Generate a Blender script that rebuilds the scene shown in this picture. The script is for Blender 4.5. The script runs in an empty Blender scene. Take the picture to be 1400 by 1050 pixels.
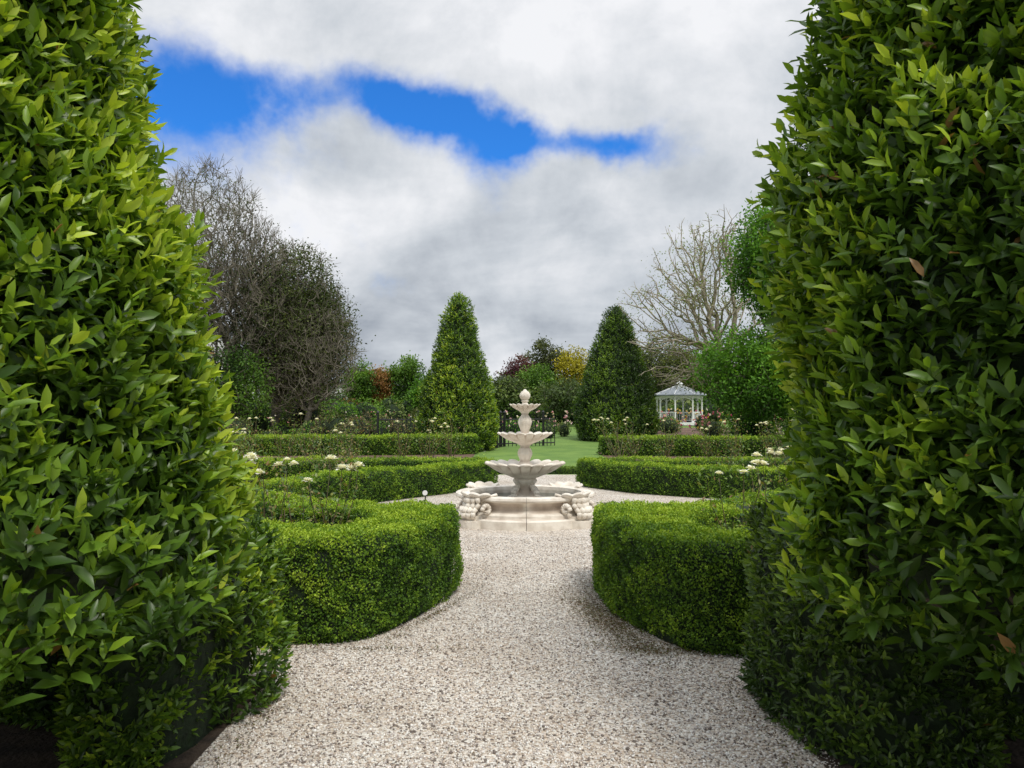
import bpy, math, random
import numpy as np
from mathutils import Vector, geometry
rng=np.random.default_rng(7); random.seed(7)
scene=bpy.context.scene
def tz(y):
    y=np.asarray(y,dtype=float)
    return np.clip(y-18,0,42)*0.03
def nrm(v): return v/np.maximum(np.linalg.norm(v,axis=-1,keepdims=True),1e-9)
def fnoise(P,scale,seed,octs=3):
    r=np.random.default_rng(seed); out=np.zeros(len(P)); a=1.0;t=0
    for o in range(octs):
        for k in range(5):
            d=nrm(r.normal(size=3))*scale*(0.7+0.6*r.random())
            out+=a*np.sin(P@d+r.random()*6.28)
        t+=a*a*2.5; a*=.6; scale*=2.1
    return out/math.sqrt(t)
# ---------------- materials
def newmat(name):
    m=bpy.data.materials.new(name); m.use_nodes=True
    nt=m.node_tree; nt.nodes.clear()
    o=nt.nodes.new('ShaderNodeOutputMaterial'); b=nt.nodes.new('ShaderNodeBsdfPrincipled')
    nt.links.new(b.outputs[0],o.inputs[0]); return m,nt,b,o
def noise_mat(name,c1,c2,scale=5,rough=.8,bump=.0,bscale=None,detail=5,lo=.35,hi=.65,bdist=.02,crev=None):
    m,nt,b,o=newmat(name); N=nt.nodes; L=nt.links
    tc=N.new('ShaderNodeTexCoord'); n=N.new('ShaderNodeTexNoise'); n.inputs['Scale'].default_value=scale; n.inputs['Detail'].default_value=detail
    L.new(tc.outputs['Object'],n.inputs['Vector'])
    r=N.new('ShaderNodeValToRGB'); r.color_ramp.elements[0].position=lo; r.color_ramp.elements[1].position=hi
    r.color_ramp.elements[0].color=(*c1,1); r.color_ramp.elements[1].color=(*c2,1)
    L.new(n.outputs[0],r.inputs[0]); src=r.outputs[0]
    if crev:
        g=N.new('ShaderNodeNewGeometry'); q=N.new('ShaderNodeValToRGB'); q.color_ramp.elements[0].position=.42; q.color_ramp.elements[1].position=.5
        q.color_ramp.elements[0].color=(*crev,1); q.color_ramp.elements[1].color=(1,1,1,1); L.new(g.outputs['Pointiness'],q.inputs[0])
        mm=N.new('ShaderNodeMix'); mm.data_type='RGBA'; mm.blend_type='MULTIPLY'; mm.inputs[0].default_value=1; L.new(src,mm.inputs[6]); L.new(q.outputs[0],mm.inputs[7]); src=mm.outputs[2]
    L.new(src,b.inputs['Base Color']); b.inputs['Roughness'].default_value=rough
    if bump:
        n2=N.new('ShaderNodeTexNoise'); n2.inputs['Scale'].default_value=bscale or scale*4; n2.inputs['Detail'].default_value=5
        L.new(tc.outputs['Object'],n2.inputs['Vector'])
        bp=N.new('ShaderNodeBump'); bp.inputs['Strength'].default_value=bump; bp.inputs['Distance'].default_value=bdist
        L.new(n2.outputs[0],bp.inputs['Height']); L.new(bp.outputs[0],b.inputs['Normal'])
    return m
def leaf_mat(name,rough=.45,trans=.25,spec=.5):
    m,nt,b,o=newmat(name); N=nt.nodes; L=nt.links
    a=N.new('ShaderNodeAttribute'); a.attribute_name='Col'
    L.new(a.outputs['Color'],b.inputs['Base Color']); b.inputs['Roughness'].default_value=rough
    b.inputs['Specular IOR Level'].default_value=spec
    if trans:
        t=N.new('ShaderNodeBsdfTranslucent'); mx=N.new('ShaderNodeMixShader'); mx.inputs[0].default_value=trans
        g=N.new('ShaderNodeMix'); g.data_type='RGBA'; g.blend_type='MULTIPLY'; g.inputs[0].default_value=1
        g.inputs[7].default_value=(1.5,1.5,.6,1); L.new(a.outputs['Color'],g.inputs[6]); L.new(g.outputs[2],t.inputs[0])
        L.new(b.outputs[0],mx.inputs[1]); L.new(t.outputs[0],mx.inputs[2]); L.new(mx.outputs[0],o.inputs[0])
    return m
M_bay=leaf_mat('bay_leaf',.36,.28,.42); M_box=leaf_mat('box_leaf',.55,.25,.25); M_far=leaf_mat('tree_leaf',.65,.25,.2)
M_petal=leaf_mat('petal',.6,.2,.2); M_stone_attr=leaf_mat('pebble',.75,0,.3)
M_core=noise_mat('hedge_core',(.005,.011,.003),(.014,.032,.007),12,.95,.6,40)
M_bark=noise_mat('bark',(.05,.04,.03),(.14,.12,.095),6,.9,.6,20)
M_barkpale=noise_mat('bark_pale',(.24,.20,.15),(.46,.40,.31),5,.9,.4,20)
M_barkgrey=noise_mat('bark_grey',(.11,.095,.07),(.25,.22,.17),1.5,.9,.4,20)
M_soil=noise_mat('soil',(.025,.016,.01),(.075,.05,.033),9,.95,.8,45)
M_mulch=noise_mat('mulch',(.07,.04,.028),(.20,.12,.085),5,.95,.8,20)
M_iron=noise_mat('black_iron',(.008,.008,.009),(.02,.02,.02),8,.5)
M_white=noise_mat('white_paint',(.7,.7,.68),(.8,.8,.79),4,.5)
M_slate=noise_mat('grey_roof',(.13,.15,.17),(.24,.26,.28),6,.6,.3,30)
M_glass=noise_mat('window_glass',(.02,.025,.03),(.05,.06,.07),2,.15)
# ---------------- mesh helpers
def link(ob,parent=None):
    scene.collection.objects.link(ob)
    if parent is not None: ob.parent=parent
    return ob
def fast_mesh(name,V,loops,starts,mat,col=None,smooth=False,parent=None):
    me=bpy.data.meshes.new(name)
    me.vertices.add(len(V)); me.vertices.foreach_set('co',np.ascontiguousarray(V,dtype=np.float32).ravel())
    me.loops.add(len(loops)); me.loops.foreach_set('vertex_index',np.ascontiguousarray(loops,dtype=np.int32))
    me.polygons.add(len(starts)); me.polygons.foreach_set('loop_start',np.ascontiguousarray(starts,dtype=np.int32))
    me.update(calc_edges=True)
    if smooth: me.polygons.foreach_set('use_smooth',np.ones(len(starts),dtype=bool))
    if col is not None:
        ca=me.color_attributes.new(name='Col',type='FLOAT_COLOR',domain='POINT')
        c4=np.ones((len(V),4),dtype=np.float32); c4[:,:3]=np.clip(col,0,1); ca.data.foreach_set('color',c4.ravel())
    me.materials.append(mat)
    return link(bpy.data.objects.new(name,me),parent)
T_BIG=np.array([(0,0,0),(.3,-.40,.06),(.3,0,0),(.3,.40,.06),(.68,-.36,.03),(.68,0,-.04),(.68,.36,.03),(1,0,-.12)])
F_BIG=[(0,2,1),(0,3,2),(1,2,5,4),(2,3,6,5),(4,5,7),(5,6,7)]
T_Q=np.array([(0,0,0),(.5,-.5,.05),(1,0,-.04),(.5,.5,.05)]); F_Q=[(0,3,2,1)]
T_OCT=np.array([(1,0,0),(0,1,0),(-1,0,0),(0,-1,0),(0,0,.8),(0,0,-.8)]); F_OCT=[(0,1,4),(1,2,4),(2,3,4),(3,0,4),(1,0,5),(2,1,5),(3,2,5),(0,3,5)]
def inst(name,P,D,N,L,W,C,T,F,mat,parent=None,smooth=False):
    n=len(P); k=len(T); L=np.broadcast_to(L,(n,)); W=np.broadcast_to(W,(n,))
    D=nrm(D); B=nrm(np.cross(D,N)); N2=np.cross(B,D)
    V=(P[:,None,:]+(L[:,None]*T[:,0])[...,None]*D[:,None,:]+(W[:,None]*T[:,1])[...,None]*B[:,None,:]+(L[:,None]*T[:,2])[...,None]*N2[:,None,:]).reshape(-1,3)
    fl=np.concatenate([np.array(f) for f in F]); ln=np.array([len(f) for f in F]); st=np.concatenate([[0],np.cumsum(ln)[:-1]])
    loops=(fl[None,:]+(np.arange(n)*k)[:,None]).ravel(); starts=(st[None,:]+(np.arange(n)*len(fl))[:,None]).ravel()
    return fast_mesh(name,V,loops,starts,mat,np.repeat(C,k,axis=0),smooth,parent)
class MB:
    def __init__(s): s.v=[];s.f=[]
    def box(s,c,d,rz=0):
        b=len(s.v); cr,sr=math.cos(rz),math.sin(rz)
        for z in(-1,1):
            for x,y in((-1,-1),(1,-1),(1,1),(-1,1)):
                X=x*d[0]/2;Y=y*d[1]/2; s.v.append((c[0]+X*cr-Y*sr,c[1]+X*sr+Y*cr,c[2]+z*d[2]/2))
        s.f+=[(b+3,b+2,b+1,b),(b+4,b+5,b+6,b+7)]+[(b+i,b+(i+1)%4,b+4+(i+1)%4,b+4+i) for i in range(4)]
    def tube(s,p0,p1,r0,r1,n=8,cap=True):
        p0=Vector(p0);p1=Vector(p1); d=(p1-p0).normalized(); a=d.orthogonal().normalized(); c=d.cross(a); b=len(s.v)
        for p,r in((p0,r0),(p1,r1)):
            for i in range(n):
                t=2*math.pi*i/n; s.v.append(tuple(p+a*r*math.cos(t)+c*r*math.sin(t)))
        s.f+=[(b+i,b+(i+1)%n,b+n+(i+1)%n,b+n+i) for i in range(n)]
        if cap: s.f+=[tuple(b+n-1-i for i in range(n)),tuple(b+n+i for i in range(n))]
    def lathe(s,c,prof,n=48,lobes=0,phase=0):
        b=len(s.v); m=len(prof)
        for i in range(n):
            t=2*math.pi*i/n+phase
            w=abs(math.sin(lobes*t/2))**.8 if lobes else 1
            for p in prof:
                a=p[2] if len(p)>2 else 0; az=p[3] if len(p)>3 else 0
                r=p[0]*(1-a*(1-w)); s.v.append((c[0]+r*math.cos(t),c[1]+r*math.sin(t),c[2]+p[1]-az*(1-w)))
        for i in range(n):
            j=(i+1)%n
            for k in range(m-1): s.f.append((b+i*m+k,b+j*m+k,b+j*m+k+1,b+i*m+k+1))
    def obj(s,name,mat,parent=None,smooth=False,angle=None):
        me=bpy.data.meshes.new(name); me.from_pydata(s.v,[],s.f); me.update(); me.materials.append(mat)
        if smooth: me.polygons.foreach_set('use_smooth',np.ones(len(s.f),dtype=bool)); 
        ob=link(bpy.data.objects.new(name,me),parent)
        return ob
def empty(name,loc=(0,0,0)):
    e=bpy.data.objects.new(name,None); e.location=loc; return link(e)
# ---------------- leaf colours
def colmix(t,stops):
    t=np.clip(t,0,1)*(len(stops)-1); i=np.minimum(t.astype(int),len(stops)-2); f=(t-i)[:,None]; S=np.array(stops)
    return S[i]*(1-f)+S[i+1]*f
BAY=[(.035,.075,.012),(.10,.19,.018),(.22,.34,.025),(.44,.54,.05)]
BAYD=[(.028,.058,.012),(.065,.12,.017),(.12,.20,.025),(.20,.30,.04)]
BOXC=[(.033,.078,.010),(.085,.175,.016),(.19,.315,.024),(.37,.49,.045)]
def clusters(name,P,Nr,leafL,m,stops,mat,parent,bright=0,upw=.7,spread=.95):
    n=len(P); S=nrm(Nr*.8+np.array([0,0,upw])+rng.normal(size=(n,3))*.32)
    U=nrm(np.cross(S,rng.normal(size=(n,3)))); Vv=np.cross(S,U)
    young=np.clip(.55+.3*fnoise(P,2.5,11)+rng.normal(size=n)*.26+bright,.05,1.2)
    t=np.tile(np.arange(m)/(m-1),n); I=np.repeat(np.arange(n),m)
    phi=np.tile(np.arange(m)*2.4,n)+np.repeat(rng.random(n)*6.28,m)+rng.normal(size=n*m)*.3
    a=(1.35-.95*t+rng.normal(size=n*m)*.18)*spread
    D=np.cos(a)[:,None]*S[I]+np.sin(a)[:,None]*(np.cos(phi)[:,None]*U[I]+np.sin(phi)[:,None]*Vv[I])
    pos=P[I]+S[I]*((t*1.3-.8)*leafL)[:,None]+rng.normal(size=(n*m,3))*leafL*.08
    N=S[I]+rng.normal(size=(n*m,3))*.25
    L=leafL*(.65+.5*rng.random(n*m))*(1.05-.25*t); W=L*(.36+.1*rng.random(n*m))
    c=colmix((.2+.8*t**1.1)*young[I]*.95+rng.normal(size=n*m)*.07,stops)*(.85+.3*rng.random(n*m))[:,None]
    old=rng.random(n*m)<.003; c[old]=(.25,.14,.05)
    return inst(name,pos,D,N,L,W,c,T_BIG,F_BIG,mat,parent,True)
def cone_tree(name,cx,cy,prof,zb,n,leafL,stops,bright=0,zfull=99,m=8,bump=.05,coreoff=.13):
    zs=np.array([p[0] for p in prof]); rs=np.array([p[1] for p in prof])
    mb=MB(); pr=[(0.01,zb+.02)]+[(max(float(np.interp(z,zs,rs))-coreoff,.01),float(z)) for z in np.linspace(zb+.02,zs[-1]-.1,24)]
    mb.lathe((cx,cy,0),pr,40); core=mb.obj(name,M_core,smooth=True)
    mb=MB(); z0=float(tz(cy))
    mb.tube((cx,cy,z0-.05),(cx,cy,zb+.4),.10,.08,10)
    for k in range(9):
        t=k*.7+.3; mb.tube((cx,cy,z0+.25+.05*k),(cx+.95*rs.max()*math.cos(t)*.8,cy+.8*rs.max()*math.sin(t),zb+.12),.03,.012,6)
    mb.obj('trunk',M_bark,core)
    Z=rng.uniform(zb,zs[-1],n*6); R=np.interp(Z,zs,rs); keep=rng.random(len(Z))<R/rs.max(); keep&=(Z<zfull)|(rng.random(len(Z))<.3)
    Z=Z[keep][:n]; n=len(Z); R=np.interp(Z,zs,rs); th=rng.random(n)*6.2832
    Z=Z-np.where(Z<zb+.15,rng.random(n)*.14,0)
    Nr=np.stack([np.cos(th),np.sin(th),np.full(n,.25)],1)
    P=np.stack([cx+R*np.cos(th),cy+R*np.sin(th),Z],1)
    rd=rng.random(n); dep=np.where(rd<.32,-.1*rng.random(n)-.04,np.where(rd>.93,.02+.06*rng.random(n),0))*leafL/.08
    P=P+nrm(Nr)*(fnoise(P,3.2,5)*bump+rng.normal(size=n)*.018*leafL/.08+dep)[:,None]
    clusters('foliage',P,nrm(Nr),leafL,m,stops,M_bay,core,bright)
    return core
def in_poly(X,Y,poly):
    ins=np.zeros(len(X),bool); n=len(poly)
    for i in range(n):
        x1,y1=poly[i];x2,y2=poly[(i+1)%n]
        c=((y1>Y)!=(y2>Y)); 
        with np.errstate(divide='ignore',invalid='ignore'): xi=(x2-x1)*(Y-y1)/(y2-y1)+x1
        ins^=c&(X<xi)
    return ins
def chaikin(p,it=2):
    p=np.array(p,float)
    for _ in range(it):
        q=np.roll(p,-1,0); p=np.stack([p*.75+q*.25,p*.25+q*.75],1).reshape(-1,2)
    return p
def resample(p,step):
    q=np.roll(p,-1,0); out=[]
    for a,b in zip(p,q):
        k=max(1,int(np.linalg.norm(b-a)/step)); out+= [a+(b-a)*i/k for i in range(k)]
    return np.array(out)
def stroke(pts,w,sm=True):
    p=np.array(pts,float)
    t=np.gradient(p,axis=0); t=nrm(t); nn=np.stack([-t[:,1],t[:,0]],1)*w/2
    return np.concatenate([p+nn,(p-nn)[::-1]])
def hedge(name,poly,h,leaf,dens,stops,bright=0,bay=False,m=6,it=2,und=.018,topb=.40,rr=.08):
    poly=chaikin(poly,it); poly=resample(poly,.15)
    area=.5*np.sum(poly[:,0]*np.roll(poly[:,1],-1)-np.roll(poly[:,0],-1)*poly[:,1])
    if area<0: poly=poly[::-1]; area=-area
    nx=np.roll(poly,-1,0)-poly; el=np.linalg.norm(nx,axis=1); en=np.stack([nx[:,1],-nx[:,0]],1)/el[:,None]
    vn=nrm(en+np.roll(en,1,0)); n=len(poly); ins=leaf*.9+.01
    V=[];
    for hz,o in((0,.03),(.5*h,0),(h-.10,0),(h-.04,.025),(h,.07)):
        q=poly-vn*(o+ins); V.append(np.column_stack([q,tz(q[:,1])+hz-ins*(hz>0)]))
    V=np.concatenate(V); F=[]
    for k in range(4):
        for i in range(n): j=(i+1)%n; F.append((k*n+i,k*n+j,(k+1)*n+j,(k+1)*n+i))
    tri=geometry.tessellate_polygon([[Vector((*V[4*n+i][:2],0)) for i in range(n)]])
    F+=[tuple(4*n+i for i in t) for t in tri]
    me=bpy.data.meshes.new(name); me.from_pydata(V.tolist(),[],F); me.update(); me.materials.append(M_core)
    core=link(bpy.data.objects.new(name,me))
    ns=int(el.sum()*h*dens); e=rng.choice(n,ns,p=el/el.sum()); u=rng.random(ns)[:,None]
    q=poly[e]+nx[e]*u; z=rng.random(ns)*h*1.0; N1=np.column_stack([nrm(vn[e]*(1-u)+np.roll(vn,-1,0)[e]*u),np.zeros(ns)])
    over=np.clip((z-(h-rr))/rr,0,1); q=q-N1[:,:2]*(over**2*rr*.6)[:,None]; N1[:,2]=over; 
    under=np.clip(.08-z,0,.08); q=q-N1[:,:2]*under[:,None]*.5
    P1=np.column_stack([q,z]); 
    mn=poly.min(0);mx=poly.max(0); bb=np.prod(mx-mn); nt_=int(bb*dens); X=rng.uniform(mn[0],mx[0],nt_);Y=rng.uniform(mn[1],mx[1],nt_)
    k=in_poly(X,Y,poly); X=X[k];Y=Y[k]; dist=np.full(len(X),9.)
    for i in range(n):
        d=poly[(i+1)%n]-poly[i]; t=np.clip(((X-poly[i,0])*d[0]+(Y-poly[i,1])*d[1])/(d@d),0,1)
        dist=np.minimum(dist,np.hypot(X-poly[i,0]-t*d[0],Y-poly[i,1]-t*d[1]))
    dz=np.clip(rr-dist,0,rr); P2=np.column_stack([X,Y,h-dz**2/rr*.6]); N2=np.tile([0,0,1.],(len(X),1))
    P=np.concatenate([P1,P2]); N=np.concatenate([N1,N2]); N=nrm(N)
    P[:,2]+=tz(P[:,1]); P=P+N*(fnoise(P,4,3)*und+fnoise(P,14,9)*und*.6)[:,None]
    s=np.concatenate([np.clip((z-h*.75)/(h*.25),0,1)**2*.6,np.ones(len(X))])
    if bay:
        clusters('foliage',P,N,leaf,m,stops,M_bay,core,bright); return core
    nn=len(P); D=nrm(N*.6+rng.normal(size=(nn,3))*.75+np.array([0,0,.35])); NN=nrm(N*.9+rng.normal(size=(nn,3))*.6+np.array([0,0,.2]))
    tuft=fnoise(P,60,33,2)
    P=P+N*(rng.normal(size=nn)*leaf*.55+tuft*leaf*.35+(rng.random(nn)<.02)*leaf*1.5*rng.random(nn))[:,None]-D*leaf*.4
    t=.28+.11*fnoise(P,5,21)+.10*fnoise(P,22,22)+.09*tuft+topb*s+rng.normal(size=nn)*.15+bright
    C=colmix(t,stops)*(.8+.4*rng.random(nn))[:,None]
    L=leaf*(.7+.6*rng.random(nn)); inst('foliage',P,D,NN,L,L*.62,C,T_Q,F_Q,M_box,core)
    return core
# ---------------- ground
def sheet(name,xs,ys,off,mat):
    V=[(x,y,float(tz(y))+off) for y in ys for x in xs]; nx=len(xs)
    F=[(j*nx+i,j*nx+i+1,(j+1)*nx+i+1,(j+1)*nx+i) for j in range(len(ys)-1) for i in range(nx-1)]
    me=bpy.data.meshes.new(name); me.from_pydata(V,[],F); me.update(); me.materials.append(mat)
    return link(bpy.data.objects.new(name,me))
M_lawn=noise_mat('lawn',(.10,.19,.03),(.16,.26,.045),1.2,.9,.7,60,8)
sheet('lawn_ground',[-900,-60,-20,0,20,60,900],[-60,-5,5,18,25,32,40,50,60,120,900],0,M_lawn)
# gravel
m,nt,b,o=newmat('gravel'); N=nt.nodes;L=nt.links
tc=N.new('ShaderNodeTexCoord')
v=N.new('ShaderNodeTexVoronoi'); v.inputs['Scale'].default_value=68; L.new(tc.outputs['Object'],v.inputs['Vector'])
r=N.new('ShaderNodeValToRGB'); r.color_ramp.interpolation='CONSTANT'
cols=[(.66,.61,.55),(.38,.31,.25),(.74,.71,.67),(.56,.47,.39),(.17,.14,.12),(.68,.62,.56),(.46,.41,.38),(.77,.74,.69),(.61,.54,.46)]
el=r.color_ramp.elements
for i,c in enumerate(cols):
    e=el[i] if i<2 else el.new(i/len(cols)); e.position=i/len(cols); e.color=(*c,1)
sp=N.new('ShaderNodeSeparateColor'); L.new(v.outputs['Color'],sp.inputs[0]); L.new(sp.outputs[0],r.inputs[0])
n=N.new('ShaderNodeTexNoise'); n.inputs['Scale'].default_value=1.1; n.inputs['Detail'].default_value=6; L.new(tc.outputs['Object'],n.inputs['Vector'])
rr_=N.new('ShaderNodeValToRGB'); rr_.color_ramp.elements[0].position=.3; rr_.color_ramp.elements[0].color=(.80,.75,.68,1); rr_.color_ramp.elements[1].position=.6; rr_.color_ramp.elements[1].color=(1,.99,.96,1)
L.new(n.outputs[0],rr_.inputs[0]); mm=N.new('ShaderNodeMix'); mm.data_type='RGBA'; mm.blend_type='MULTIPLY'; mm.inputs[0].default_value=1
L.new(r.outputs[0],mm.inputs[6]); L.new(rr_.outputs[0],mm.inputs[7]); L.new(mm.outputs[2],b.inputs['Base Color'])
b.inputs['Roughness'].default_value=.85
mt=N.new('ShaderNodeMath'); mt.operation='MULTIPLY'; mt.inputs[1].default_value=-1; L.new(v.outputs['Distance'],mt.inputs[0])
bp=N.new('ShaderNodeBump'); bp.inputs['Strength'].default_value=.8; bp.inputs['Distance'].default_value=.011; L.new(mt.outputs[0],bp.inputs['Height']); L.new(bp.outputs[0],b.inputs['Normal'])
M_gravel=m
sheet('gravel_path',[-9,0,9],[-4,6,12,18,19.5],.004,M_gravel)
sheet('soil_bed',[-7,-1.46],[-3,2,4.6],.008,M_soil)
sheet('soil_bed',[1.42,7],[-3,2,4.6],.008,M_soil)
def soilpoly(pts):
    mb=MB(); mb.v=[(x,y,float(tz(y))+.009) for x,y in pts]; mb.f=[tuple(range(len(pts)))]; return mb.obj('soil_bed',M_soil)
soilpoly([(-3.4,5.7),(-1.5,5.7),(-1.2,6.2),(-1.6,7),(-2.3,7.4),(-3.2,8.5),(-3.5,9),(-6,9),(-6,5.7)])
soilpoly([(3.4,5.3),(1.7,5.4),(1.5,6.0),(1.9,6.9),(2.6,7.3),(3.2,8.5),(6,8.5),(6,5.3)])
soilpoly([(-1.0,17.4),(-2.4,14.6),(-3.4,13.2),(-3.8,11.6),(-9,11.6),(-9,17.2)])
soilpoly([(1.8,17.4),(2.3,16),(3.2,15),(4.3,14.4),(9,14.2),(9,17.4)])
sheet('mulch_bed',[-30,-10,-1.3],[19.6,23,27],.006,M_mulch)
sheet('mulch_bed',[-30,-10,-4.4],[27.1,34,44],.006,M_mulch)
sheet('mulch_bed',[3.1,12,30],[19.6,23,27],.006,M_mulch)
sheet('mulch_bed',[6.9,12,30],[32,40,46],.006,M_mulch)
n=65000; X=rng.uniform(-1.45,1.5,n); Y=2.8+7*rng.random(n)**1.5; s=rng.uniform(.004,.009,n)*(1+.6*(rng.random(n)<.06))
P=np.column_stack([X,Y,.004+s*.35]); D=nrm(np.column_stack([rng.normal(size=n),rng.normal(size=n),rng.normal(size=n)*.3])); 
C=np.array(cols)[rng.integers(0,len(cols),n)]*(.85+.3*rng.random(n))[:,None]
inst('gravel_stones',P,D,np.tile([0,0,1.],(n,1))+rng.normal(size=(n,3))*.2,s,s*rng.uniform(.6,1,n),C,T_OCT,F_OCT,M_stone_attr,None,True)
def litter(cx,cy,sx,sy,n,rot=0):
    a=rng.normal(size=n)*sx; c=rng.normal(size=n)*sy; X=cx+a*math.cos(rot)-c*math.sin(rot); Y=cy+a*math.sin(rot)+c*math.cos(rot)
    return np.column_stack([X,Y,np.full(n,.014)+rng.random(n)*.006])
P=np.concatenate([litter(.74,5.8,.10,.5,3600,.22),litter(.95,5.1,.2,.06,700,-.2),litter(-.62,6.0,.03,.5,450,-.35),litter(.70,6.6,.03,.5,350),litter(0,5,.9,1.5,200),litter(-1.33,3.9,.05,.5,300),litter(1.28,3.9,.05,.5,300),litter(-1.0,5.12,.4,.03,250)])
n=len(P); C=colmix(rng.random(n),[(.06,.03,.012),(.14,.08,.03),(.12,.11,.03),(.07,.09,.02)])
inst('leaf_litter',P,nrm(rng.normal(size=(n,3))*[1,1,.25]),np.tile([0,0,1.],(n,1))+rng.normal(size=(n,3))*.3,rng.uniform(.01,.022,n),.009,C,T_Q,F_Q,M_box)
# ---------------- near bay cones and low bay hedges
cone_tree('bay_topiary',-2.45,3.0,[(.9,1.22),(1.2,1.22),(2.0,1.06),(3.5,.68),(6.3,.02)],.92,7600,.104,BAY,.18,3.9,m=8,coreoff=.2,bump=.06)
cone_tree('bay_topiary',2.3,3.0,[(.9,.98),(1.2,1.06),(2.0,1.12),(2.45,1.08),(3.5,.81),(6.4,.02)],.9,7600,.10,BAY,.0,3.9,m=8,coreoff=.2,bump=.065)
hedge('bay_hedge',[(-1.43,4.45),(-1.41,4.0),(-1.44,3.5),(-1.65,3.2),(-2.0,3.3),(-2.2,3.9),(-5,3.9),(-5,4.6),(-2,4.65)],.93,.066,450,BAY,-.02,True,7,1,.035)
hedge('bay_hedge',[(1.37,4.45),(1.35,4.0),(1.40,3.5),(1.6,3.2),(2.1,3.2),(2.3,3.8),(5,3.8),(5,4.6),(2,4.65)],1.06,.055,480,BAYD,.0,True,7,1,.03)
# ---------------- box hedges
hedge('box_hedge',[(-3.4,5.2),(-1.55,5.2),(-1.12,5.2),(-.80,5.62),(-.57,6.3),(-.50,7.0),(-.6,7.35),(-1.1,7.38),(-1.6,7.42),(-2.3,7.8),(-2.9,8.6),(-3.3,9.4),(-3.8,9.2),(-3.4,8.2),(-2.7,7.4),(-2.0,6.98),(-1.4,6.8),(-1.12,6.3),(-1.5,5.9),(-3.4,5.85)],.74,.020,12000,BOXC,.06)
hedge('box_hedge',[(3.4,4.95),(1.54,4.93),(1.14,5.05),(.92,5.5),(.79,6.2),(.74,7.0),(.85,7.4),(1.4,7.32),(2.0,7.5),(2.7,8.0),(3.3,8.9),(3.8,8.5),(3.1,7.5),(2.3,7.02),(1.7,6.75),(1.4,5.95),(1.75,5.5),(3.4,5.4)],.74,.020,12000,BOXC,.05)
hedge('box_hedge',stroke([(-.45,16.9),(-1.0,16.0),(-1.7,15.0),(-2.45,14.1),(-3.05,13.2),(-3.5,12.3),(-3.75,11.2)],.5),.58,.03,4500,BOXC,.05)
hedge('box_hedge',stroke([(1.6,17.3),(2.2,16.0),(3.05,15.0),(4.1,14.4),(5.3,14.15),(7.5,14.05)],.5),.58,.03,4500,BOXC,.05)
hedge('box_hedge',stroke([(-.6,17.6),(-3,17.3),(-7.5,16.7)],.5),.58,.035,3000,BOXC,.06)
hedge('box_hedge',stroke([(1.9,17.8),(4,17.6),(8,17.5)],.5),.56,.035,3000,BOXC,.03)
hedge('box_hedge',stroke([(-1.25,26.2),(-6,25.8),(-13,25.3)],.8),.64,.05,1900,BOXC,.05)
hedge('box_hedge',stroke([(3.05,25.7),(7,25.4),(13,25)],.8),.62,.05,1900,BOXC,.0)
hedge('edging_hedge',stroke([(-1.2,19.9),(.5,19.8),(2.4,19.9)],.4),.16,.04,2500,BAYD,-.1)
def far_cone(name,cx,cy,r,ztop,bright,n=5200,stops=BAY):
    z0=float(tz(cy)); H=ztop-z0
    pf=[(z0+.12,r*.93),(z0+.15*H,r*.99),(z0+.35*H,r*.86),(z0+.6*H,r*.62),(z0+.82*H,r*.38),(z0+.95*H,r*.22),(ztop,.05)]
    cone_tree(name,cx,cy,pf,z0+.12,n,.13,stops,bright,99,m=6,bump=.045,coreoff=.14)
MIDB=[(.03,.065,.012),(.08,.15,.018),(.15,.25,.025),(.26,.38,.04)]
far_cone('bay_topiary',-2.05,28,1.46,6.25,.14)
far_cone('bay_topiary',4.8,34,1.88,6.7,.02,6500,MIDB)
# ---------------- fountain
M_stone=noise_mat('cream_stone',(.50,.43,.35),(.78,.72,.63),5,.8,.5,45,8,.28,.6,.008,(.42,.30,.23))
M_water=noise_mat('water',(.03,.05,.04),(.05,.07,.06),3,.08,.2,9)
FX,FY=.2,11.45
f=empty('stone_fountain',(FX,FY,0))
mb=MB()
prof=[(1.16,0),(1.16,.12),(1.145,.135),(1.09,.14),(1.075,.16),(1.075,.19),(1.05,.205),(.985,.225),(.96,.26),(.955,.31),(.975,.345),(1.02,.37),(1.06,.38),(1.07,.40),(1.06,.43),(1.03,.442),(.90,.442),(.87,.43),(.86,.38),(.86,0)]
for sgm in range(8):
    a0=-math.pi/2+sgm*math.pi/4+.003; a1=a0+math.pi/4-.006; K=14; b0=len(mb.v); m_=len(prof)
    for i in range(K+1):
        t=a0+(a1-a0)*i/K
        for p in prof: mb.v.append((p[0]*math.cos(t),p[0]*math.sin(t),p[1]))
    for i in range(K):
        for k in range(m_): mb.f.append((b0+i*m_+k,b0+(i+1)*m_+k,b0+(i+1)*m_+(k+1)%m_,b0+i*m_+(k+1)%m_))
    mb.f.append(tuple(b0+k for k in range(m_))); mb.f.append(tuple(b0+K*m_+m_-1-k for k in range(m_)))
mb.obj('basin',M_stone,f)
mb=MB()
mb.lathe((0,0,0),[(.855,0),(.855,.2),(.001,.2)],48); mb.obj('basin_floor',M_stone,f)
mb=MB(); mb.lathe((0,0,0),[(.858,.33),(.001,.33)],48); mb.obj('water',M_water,f)
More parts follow.
